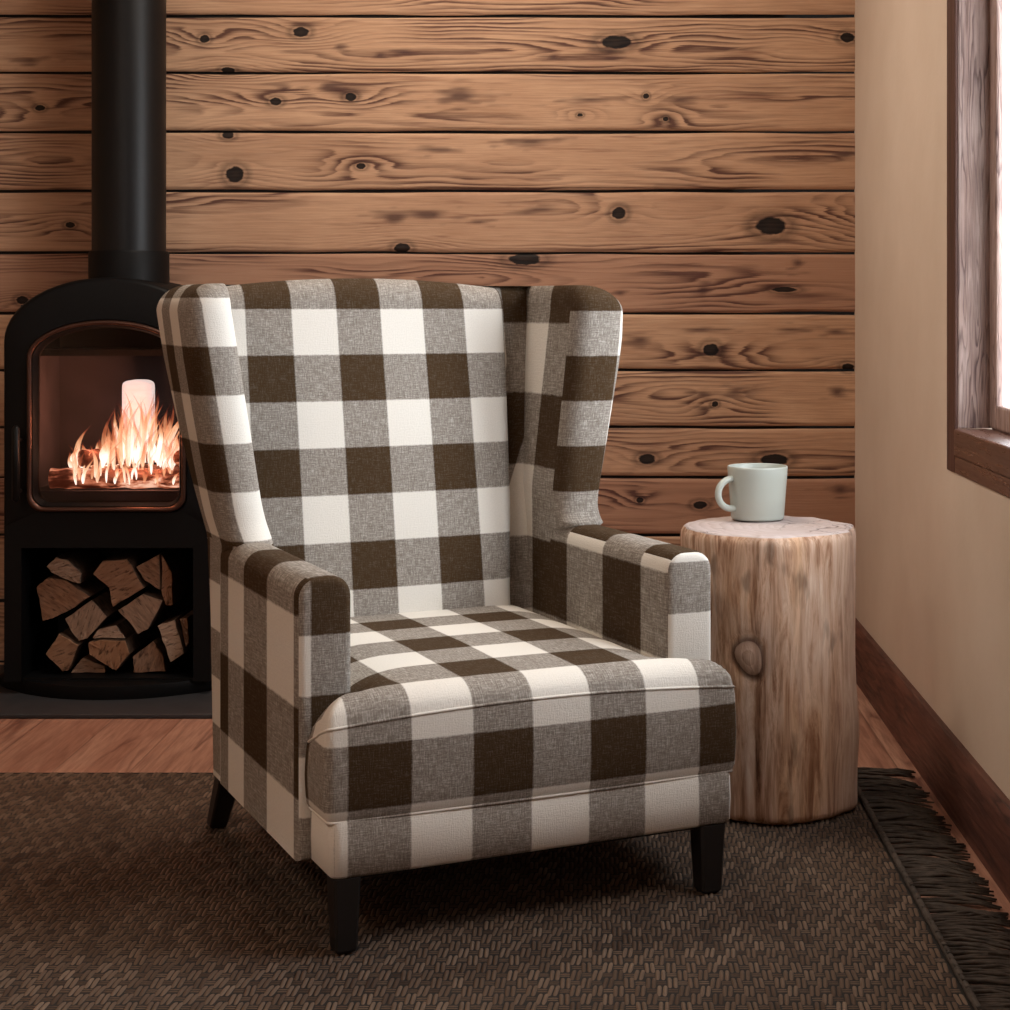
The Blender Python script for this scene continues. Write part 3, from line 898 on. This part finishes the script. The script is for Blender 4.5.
nxt = {e[0][0]: e[0][1] for e in ec.values() if len(e) == 1}
start = next(iter(nxt)); loop = [start]
while nxt[loop[-1]] != start: loop.append(nxt[loop[-1]])
topl = [V[i] for i in loop]
prev = loop; nl = len(loop)
for t in (.08, .2, .35, .5, .65, .8, .92, 1.0):
    cur = []
    for j, i in enumerate(loop):
        a, b = Vector(topl[j - 1]), Vector(topl[(j + 1) % nl]); tn_ = (b - a); nrm = Vector((tn_.y, -tn_.x, 0))
        if nrm.length > 1e-9: nrm.normalize()
        k = .0045 * math.sin(PI * min(1, t * 1.0)) ** .8 - (.0 if t < 1 else .004)
        cur.append(len(V)); V.append((topl[j][0] + nrm.x * k, topl[j][1] + nrm.y * k, topl[j][2] + (ZB - topl[j][2]) * t))
    for j in range(nl):
        Fc.append((prev[j], cur[j], cur[(j + 1) % nl], prev[(j + 1) % nl]))
    prev = cur
botl = [V[i] for i in prev]
Fc.append(tuple(reversed(prev)))
SROW = [0.049, 0.159, 0.262, 0.372, 0.480, 0.578, 0.68]


def uv_seat(co, vi, n, c, vv):
    cu = (co.x + .328) / .1025 + 1
    if n.z > .25 and c.z > .30:
        return (cu, st_table(co.y, SROW, False))
    row = (co.z - .222) / .100 + 1 if True else 0
    if abs(n.x) > .75:
        return ((co.y + .012) / .1 + .0, row)
    return (cu, row)


seat = mesh('seat_cushion', V, Fc, MF, chair, uv=uv_seat)
seat.modifiers.new('es', 'EDGE_SPLIT').split_angle = math.radians(60)
fl = [p for p in topl if p[1] < NECK + .001]


def ordered_front(L):
    n = len(L); k = [i for i in range(n) if L[i][1] > NECK + .01][0]
    L = L[k:] + L[:k]
    return [p for p in L if p[1] < NECK - .002]


def uv_pipe_seat(co, vi, n, c, vv): return ((co.x + .328) / .1025 + 1, .5 if co.z > .3 else .5)


for L in (ordered_front(topl), ordered_front(botl)):
    L = [p for p in L if not (abs(p[0]) < EAR - .03 and p[1] > .05)]
    V, Fc = tube(L, .0024, 8)
    mesh('piping', V, Fc, MF, seat, uv=uv_pipe_seat)


# --- base rail
def uv_base(co, vi, n, c, vv):
    r_ = .05 + (co.z - .118) / .1
    if abs(n.x) > .7: return ((co.y) / .1 + .0, r_)
    return ((co.x + .328) / .1025 + 1, r_)


BW = .355
rr = []
for z, k in ((.118, -.006), (.124, 0), (.16, .001), (.198, 0), (.206, -.004)):
    P = []
    for (cx_, cy_, a0) in ((BW - .018, .018, -PI / 2), (BW - .018, .60, 0), (-BW + .018, .60, PI / 2), (-BW + .018, .018, PI)):
        for a in np.linspace(a0, a0 + PI / 2, 6):
            P.append((cx_ + (.018 + k) * math.cos(a), cy_ + (.018 + k) * math.sin(a) - .003, z))
    # add points along the front so stripes follow
    rr.append(P)
V, Fc = ringloft(rr)
mesh('base_rail', V, Fc, MF, chair, uv=uv_base).modifiers.new('es', 'EDGE_SPLIT').split_angle = math.radians(50)
mesh('dust_cover', *boxg((-.345, .01, .113), (.345, .68, .119)), MDUST, chair, smooth=False)


# --- arms / side panels
def arm_section(s, ins=0.0, zoff=0.0):
    uo, ui, zt, r, zb = .3755, .2855, .568, .034, .118
    uo -= ins; ui += ins; zt -= ins; r = max(.006, r - ins)
    P = [(uo, z) for z in np.linspace(zb + (ins if ins else 0), zt - r, 12)]
    P += [(uo - r + r * math.cos(a), zt - r + r * math.sin(a)) for a in np.linspace(0, PI / 2, 8)[1:]]
    P += [(ui + r - r * math.sin(a), zt - r + r * math.cos(a)) for a in np.linspace(0, PI / 2, 8)]
    P += [(ui, z) for z in np.linspace(zt - r, zb + (ins if ins else 0), 12)[1:]]
    return [(s * u, z) for u, z in P]


LV = [.118, .293, .447, .559, .617, .709]
RVI = [.21, .367, .5276, .70, .86]


def uv_arm(s):
    def f(co, vi, n, c, vv):
        u, v, z = co.x, co.y, co.z
        if c.y < .1085:                                                 # front face
            if s < 0: return ((u + .3545) / .0945 + 1, (z - .476) / .096 + 1)
            return ((u - .28) / .1 + 0.02, (z - .4606) / .0895 + 1)
        out = n.x * s > 0
        if s < 0:
            if c.y < .131 and n.z < .9 and out: return (1.1 + (v - .1) * 10, st_table(z, [.075, .218, .361, .507], True))
            col = st_table(v, LV, True)
            if c.z > .527: return (col, 1.05 + (z - .5) * 5 + abs(u + .37) * 4)
            return (col, st_table(z, [.075, .218, .361, .507], True))
        if n.z > .55: return (st_table(v, RVI, True), 1.05 + (u - .28) * 8)            # top panel of the right arm
        col = st_table(v, RVI, False)
        if n.z > .05 or c.z > .526: return (col, .05 + (z - .52) * 10)
        return (col, 1.02 + (z - .372) / .157 * .96 if c.z > .37 else .95 - (.372 - z) * 6)
    return f


for s in (-1, 1):
    rings = []
    for v, ins in ((.1045, .013), (.1055, .0075), (.110, .0025), (.118, 0)):
        rings.append([(u, v, z) for u, z in arm_section(s, ins)])
    for v in sorted(set([.130, .14, .17] + list(np.linspace(.2, .62, 22)) + [.21, .293, .367, .447, .5276, .559])):
        dip = 0.0
        rings.append([(u, v, z - dip * max(0, z - .4)) for u, z in arm_section(s)])
    V, Fc = ringloft(rings, True, True)
    arm = mesh('arm', V, Fc, MF, chair, uv=uv_arm(s))
    arm.modifiers.new('es', 'EDGE_SPLIT').split_angle = math.radians(55)


# --- wings
def rear_v(z): return interp(z, [.118, .42, .6, .855, 1.05], [.705, .725, .755, .812, .850])


def wing_rings(s):
    rings, ps = [], []
    zt = 1.040
    zs = list(np.linspace(.118, .55, 14)) + [.556, .562, .568, .575, .583, .592, .604, .62] + list(np.linspace(.64, .95, 20)) + [.965, .98]
    rt = .056
    zs = [(z, 0.0) for z in zs] + [(zt - rt + rt * math.sin(a), rt * (1 - math.cos(a))) for a in np.linspace(.12, PI / 2, 10)]
    for z, ins in zs:
        zz = min(z, .99)
        if s > 0:
            uo = interp(zz, [.118, .555, .57, .60, .65, .70, .768, .83, .883, .935, .99], [.3725, .3735, .3755, .378, .3855, .395, .407, .418, .428, .4355, .438])
            ui = interp(zz, [.118, .56, .63, .99], [.287, .285, .284, .325])
        else:
            uo = interp(zz, [.118, .555, .57, .63, .70, .80, .90, .99], [.3725, .3735, .3755, .390, .405, .424, .441, .452])
            ui = interp(zz, [.118, .56, .63, .99], [.287, .287, .305, .362])
        vf = interp(zz, [.118, .54, .556, .562, .568, .575, .583, .592, .604, .62, .66, .85, .99], [.60, .60, .54, .528, .518, .528, .538, .545, .550, .553, .553, .553, .556])
        if s < 0: vf = max(vf, min(.556, .540 + max(0, zz - .56) * .4))
        vb = rear_v(z)
        uo -= ins * (1.35 if s > 0 else 1.2); vf += ins * .9; ui += min(ins * .2, .01)
        uc = (uo + ui) / 2
        r = min(.040, (uo - ui) * .46)
        if z < .54: r = .012
        P, pp = [], []
        # inner side from rear to front, round the front, outer side back to the rear
        for v in np.linspace(vb - .008, vf + r, 9): P.append((ui, v))
        for a in np.linspace(0, PI / 2, 7)[1:]: P.append((ui + r - r * math.cos(a), vf + r - r * math.sin(a)))
        for a in np.linspace(0, PI / 2, 7): P.append((uo - r + r * math.sin(a), vf + r - r * math.cos(a)))
        for v in np.linspace(vf + r, vb - .02, 9)[1:]: P.append((uo, v))
        for a in np.linspace(0, PI / 2, 5)[1:]: P.append((uo - .02 + .02 * math.cos(a), vb - .02 + .02 * math.sin(a)))
        acc, last, o = 0.0, None, []
        for q in P:
            if last: acc += math.hypot(q[0] - last[0], q[1] - last[1])
            o.append(acc); last = q
        # p = 0 on the inner side 0.035 behind the front of the roll
        seam = o[8] - .004
        ps += [x - seam for x in o]
        rings.append([(s * u, v, z) for u, v in P])
    return rings, ps


def uv_wing(s, ps):
    def f(co, vi, n, c, vv):
        p = ps[vi] if vi < len(ps) else None
        q = [ps[i] for i in vv if i < len(ps)]
        pm = sum(q) / len(q)
        if p is None: p = pm
        z = co.z
        if pm < 0 or (c.z < .55 and n.x * s < -.5):                      # inside panel
            col = st_table(co.y, [.5276, .695, .86], False)
            return (col, st_table(z, [.526, .672, .818, .963], True))
        if s < 0:
            if c.z < .56:
                return (st_table(co.y, LV, True), (z - 1.013) / .0885 + 1.0)
            q_ = p / .089 if p < .178 else 2 + (p - .178) / .068
            return (q_ + 0.02, (z - 1.013) / .0885 + 1.0)
        col = 1.0 + p / .128 if p < .128 else 2 + (p - .128) / .09
        return (col, (z - .988) / .0895 + 1.0)
    return f


for s in (-1, 1):
    rings, ps = wing_rings(s)
    V, Fc = ringloft(rings, False, True)
    ps = ps + [sum(ps[-len(rings[0]):]) / len(rings[0])]
    w = mesh('wing', V, Fc, MF, chair, uv=uv_wing(s, ps))


# --- back
def inner_v(z): return .655 + .205 * (z - .40)


def uv_back(co, vi, n, c, vv):
    if c.x > .225 and n.y < -.4 and c.y > inner_v(c.z) + .035: return (1.0 + (interp(co.z, [.60, .65, .72, .85], [.235, .262, .292, .36]) - co.x) / .09, st_table(co.z, [.526, .672, .818, .963], True))
    return ((co.x + .0182) / .0908, (co.z - .992) / .0903 + 1)


rings = []
zt, rt = 1.034, .045
zl = [(z, 0) for z in np.linspace(.34, zt - rt, 36)] + [(zt - rt + rt * math.sin(a), rt * (1 - math.cos(a))) for a in np.linspace(.1, PI / 2, 10)]
for z, ins in zl:
    u0 = interp(z, [.34, .42, .6, 1.0], [-.285, -.285, -.315, -.352]) + .006
    u1 = interp(z, [.34, .42, .6, .8, 1.0], [.228, .230, .246, .256, .264])
    vf, vb = inner_v(z) + ins * .8, max(inner_v(z) + .085, rear_v(z) - .004)
    vb -= ins * .4; r = .030; P = []
    k = min(1, max(0, (z - .36) / .1))
    for a in np.linspace(-PI, -PI / 2, 7): P.append((u0 + r + r * math.cos(a), vf + r + r * math.sin(a)))
    for u in np.linspace(u0 + r, u1 - r, 30)[1:-1]: P.append((u, vf))
    for a in np.linspace(-PI / 2, 0, 7): P.append((u1 - r + r * math.cos(a), vf + r + r * math.sin(a)))
    P.append((u1, vb)); P.append((u0, vb))
    uc, hw = (u0 + u1) / 2, (u1 - u0) / 2
    Q = []
    for u, v in P:
        b = .016 * max(0, 1 - ((u - uc) / hw) ** 2) * math.sin(PI * min(1, max(0, (z - .36) / .74))) ** .6 * (1 if v < vb - .02 else 0)
        crown = 0.020 * max(0, 1 - ((u - uc) / hw) ** 2) * min(1, max(0, (z - .9) / .12))
        Q.append((u, v - b, z + crown))
    rings.append(Q)
V, Fc = ringloft(rings)
mesh('backrest', V, Fc, MF, chair, uv=uv_back)
# outer back panel with top roll joining the wings
rings = []
for z, ins in [(z, 0) for z in np.linspace(.118, 1.0, 16)] + [(1.0 + .040 * math.sin(a), .040 * (1 - math.cos(a))) for a in np.linspace(.2, PI / 2, 8)]:
    ur = interp(z, [.118, .56, .65, .77, .88, .99], [.366, .366, .376, .398, .418, .430]) - ins * 2.0
    ul = interp(z, [.118, .56, .70, .80, .90, .99], [-.366, -.368, -.396, -.416, -.432, -.442]) + ins * 2.0
    vb = rear_v(z); P = []
    for u in np.linspace(ul, ur, 20): P.append((u, vb - .022 + ins * .3, z))
    for u in np.linspace(ur, ul, 20):
        t = (u - ul) / (ur - ul); P.append((u, vb + .022 * math.sin(PI * t) - .004 - ins * .8, z))
    rings.append(P)
V, Fc = ringloft(rings)
mesh('outer_back', V, Fc, MF, chair, uv=uv_back)


# --- legs
def leg(x, y, bx, by, s0, s1):
    rg = []
    for z, t, k in ((RZ, 1, .85), (RZ + .004, 1, 1), (.119, 0, 1)):
        h = (s0 + (s1 - s0) * t) / 2 * k; cx_, cy_ = x + (bx - x) * t, y + (by - y) * t
        c = .004
        rg.append([(cx_ + a * h, cy_ + b * h, z) for a, b in ((-1, -.8), (-.8, -1), (.8, -1), (1, -.8), (1, .8), (.8, 1), (-.8, 1), (-1, .8))])
    V, Fc = ringloft(rg)
    return sharp(mesh('leg', V, Fc, MBLK, chair), 30)


leg(-.328, .018, -.330, .012, .044, .035); leg(.316, .020, .312, .012, .048, .038)
leg(-.346, .672, -.354, .735, .044, .034); leg(.346, .672, .354, .735, .046, .034)

# ------------------------------------------------------------------ stump table and mug
SC = Vector((.361, 3.508, RZ)); TOPZ = .555
stump = tag(empty('stump_table', SC), 'upright peeled tree stump used as a side table between armchair and right wall', 'stump table')
nA, nZ = 160, 70
KA = math.atan2(-.16, -.055)
rings, kn = [], []
for i in range(nZ):
    t = i / (nZ - 1); z = t * (TOPZ - RZ)
    rg = []
    for k in range(nA):
        a = 2 * PI * k / nA; ca, sa = math.cos(a), math.sin(a)
        r = .1665 + .007 * t + .006 * math.exp(-((t - .3) / .12) ** 2) * max(0, ca)
        lob = (float(vnoise(np.array(3 * ca + 9), np.array(3 * sa + z * 1.2), 31)) - .5) * .014 + (float(vnoise(np.array(11 * ca + 20), np.array(11 * sa + z * 1.6), 17)) - .5) * .007
        fi = (float(vnoise(np.array(k * .9), np.array(z * 6), 77)) - .5) * .0022
        # branch knot low on the front left
        da = (a - KA + PI) % (2 * PI) - PI
        e = math.hypot(da * r / .029, (z + RZ - .326) / .031)
        an = math.atan2(z + RZ - .326, da * r); e *= 1 + .10 * math.sin(2 * an + .6) + .07 * math.sin(3 * an + 2)
        bumpk = .007 * math.exp(-(e / .8) ** 2) - .005 * math.exp(-((e - 1.25) / .25) ** 2)
        rr_ = r + lob + fi + bumpk
        rr_ -= .0035 * max(0, 1 - (1 - t) / .016) ** 2 + .010 * max(0, 1 - t / .02) ** 2 + .006 * max(0, (t - .965) / .035) * (float(vnoise(np.array(6 * ca + 3), np.array(6 * sa), 8)))
        lean = -.010 * t
        rg.append((rr_ * ca + lean, rr_ * sa, z)); kn.append(e)
    rings.append(rg)
V, Fc = ringloft(rings, True, False)
kn.append(9)
mesh('trunk', V, Fc, MSTUMP, stump, attrs={'knot': kn})
last = rings[-1]; cx0 = -.010
tr = [[(cx0 + (p[0] - cx0) * s, p[1] * s, TOPZ - RZ + dz + (float(vnoise(np.array(p[0] * s * 25), np.array(p[1] * s * 25), 4)) - .5) * .003 * (1 if s < .98 else 0)) for p in last] for s, dz in ((1, 0), (.985, .0025), (.95, .0035), (.75, .003), (.5, .0035), (.25, .003), (.05, .003))]
V, Fc = ringloft(tr, False, True)
mesh('top_face', V, Fc, MSTOP, stump)

MX, MY = (757.5 - CX) * 3.60 / F, 3.60
mug = tag(empty('mug', (MX, MY, TOPZ + .0055), math.radians(24)), 'pale celadon ceramic mug standing on the tree stump', 'mug')
prof = [(.0, .0015), (.047, .0015), (.050, 0), (.0535, .0015), (.0545, .006), (.0550, .014), (.0552, .0145), (.0575, .05), (.0602, .085), (.0620, .1095), (.0614, .1125), (.0600, .1130), (.0588, .1115),
        (.0575, .09), (.054, .04), (.052, .012), (.048, .008), (0, .0075)]
V, Fc = lathe([(max(r, .0005), z * .965) for r, z in prof], 80)
mesh('cup', V, Fc, MMUG, mug)
hp = []
for a in np.linspace(-1.18, 1.18, 26):
    rad = .034; hp.append((-.0575 - .028 * math.cos(a) * 1.0 + .006 + (.006 if abs(a) > 1 else 0), -.012 * math.cos(a) * .3, .052 + .033 * math.sin(a) / math.sin(1.18)))
hp = [(-.050, 0, .0845)] + [(p[0], p[1], p[2]) for p in reversed(hp)] + [(-.047, 0, .0195)]
hp = []
for a in np.linspace(PI * .5, PI * 1.5, 28):
    hp.append((-.059 + .0325 * math.cos(a), 0, .054 + .0305 * math.sin(a)))
hp = [(-.050, 0, .0848), (-.055, 0, .0848)] + hp[1:-1] + [(-.055, 0, .0235), (-.0515, 0, .0235)]
V, Fc = tube(hp, .0068, 16, up0=(0, 1, 0))
V = [(x * 1.0, y * 1.15, z) for x, y, z in V]
hd = mesh('handle', V, Fc, MMUG, mug)
V, Fc = lathe([(.0005, .085), (.0560, .085)], 48)

# ------------------------------------------------------------------ light
world = bpy.data.worlds.new('daylight'); S.world = world; world.use_nodes = True
bg = world.node_tree.nodes['Background']; bg.inputs[0].default_value = (0.90, 0.95, 1.0, 1); bg.inputs[1].default_value = 15.5
_w = world.node_tree; _tc = _w.nodes.new('ShaderNodeTexCoord'); _sx = _w.nodes.new('ShaderNodeSeparateXYZ'); _rp = _w.nodes.new('ShaderNodeValToRGB')
_w.links.new(_tc.outputs['Generated'], _sx.inputs[0]); _mr = _w.nodes.new('ShaderNodeMapRange'); _w.links.new(_sx.outputs[2], _mr.inputs[0]); _mr.inputs[1].default_value = -1
_w.links.new(_mr.outputs[0], _rp.inputs[0]); _e = _rp.color_ramp.elements
_e[0].position = 0.40; _e[0].color = (.16, .16, .17, 1); _e[1].position = 0.52; _e[1].color = (.93, .965, 1, 1); _w.links.new(_rp.outputs[0], bg.inputs[0])


def area(name, loc, rot, sx, sy, power, col, spread=PI):
    L = bpy.data.lights.new(name, 'AREA'); L.shape = 'RECTANGLE'; L.size = sx; L.size_y = sy; L.energy = power; L.color = col; L.spread = spread
    o = bpy.data.objects.new(name, L); COL.objects.link(o); o.location = loc; o.rotation_euler = rot
    return o


p1 = area('window_portal', (RT + .03, (Y0 + Y1) / 2, (Z0 + Z1) / 2), (0, math.radians(90), 0), Z1 - Z0, Y1 - Y0, 1, (1, 1, 1)); p1.data.cycles.is_portal = True
p2 = area('window_portal', ((W2[0] + W2[1]) / 2, FY - .12, (W2[2] + W2[3]) / 2), (math.radians(90), 0, PI), w_, h_, 1, (1, 1, 1)); p2.data.cycles.is_portal = True
# soft ceiling lamps, out of view, added to brighten the room
lamp = tag(empty('added_ceiling_lamp', (-0.40, 3.85, ZC)), 'unseen round ceiling lamp added to brighten the board wall', 'lamp')
V, Fc = lathe([(.22, 0), (.24, -.03), (.23, -.05), (.01, -.052)], 48); mesh('added_lamp_body', V, Fc, plain('lamp metal', (.3, .25, .2), .5), lamp)
area('added_lamp_light', (-0.40, 3.85, ZC - .07), (0, 0, 0), .6, .6, 28, (1.0, .86, .72))
lamp2 = tag(empty('added_ceiling_lamp', (-1.70, 0.9, ZC)), 'unseen round ceiling lamp added as warm fill from the front left', 'lamp')  # second unseen lamp, added as warm fill for chair and right wall
V, Fc = lathe([(.22, 0), (.24, -.03), (.23, -.05), (.01, -.052)], 48); mesh('added_lamp_body', V, Fc, lamp.children[0].data.materials[0], lamp2)
area('added_lamp_light', (-1.70, 0.9, ZC - .07), (0, 0, 0), .6, .6, 30, (1.0, .80, .63))
# firelight
L = bpy.data.lights.new('fire_light', 'POINT'); L.energy = 19.0; L.color = (1.0, .37, .18); L.shadow_soft_size = .06
o = bpy.data.objects.new('fire_light', L); COL.objects.link(o); o.location = (-1.19, 4.50, .68)

# ------------------------------------------------------------------ camera
cam = bpy.data.cameras.new('camera'); cam.sensor_fit = 'HORIZONTAL'; cam.sensor_width = 36; cam.lens = 36 * F / 1010
cam.shift_x = (505 - CX) / 1010; cam.shift_y = -(505 - HY) / 1010; cam.clip_start = .05
co = bpy.data.objects.new('camera', cam); COL.objects.link(co); co.location = (0, 0, 1.0); co.rotation_euler = (PI / 2, 0, 0)
S.camera = co
vs_ = S.view_settings
S.display_settings.display_device = 'sRGB'
vs_.view_transform = 'Standard'; vs_.look = 'None'; vs_.gamma = 1; vs_.use_curve_mapping = False; vs_.exposure = -0.12
S.cycles.max_bounces = 8; S.cycles.diffuse_bounces = 5; S.cycles.glossy_bounces = 3; S.cycles.transparent_max_bounces = 16
S.cycles.use_denoising = True
S.cycles.sample_clamp_indirect = 4.0
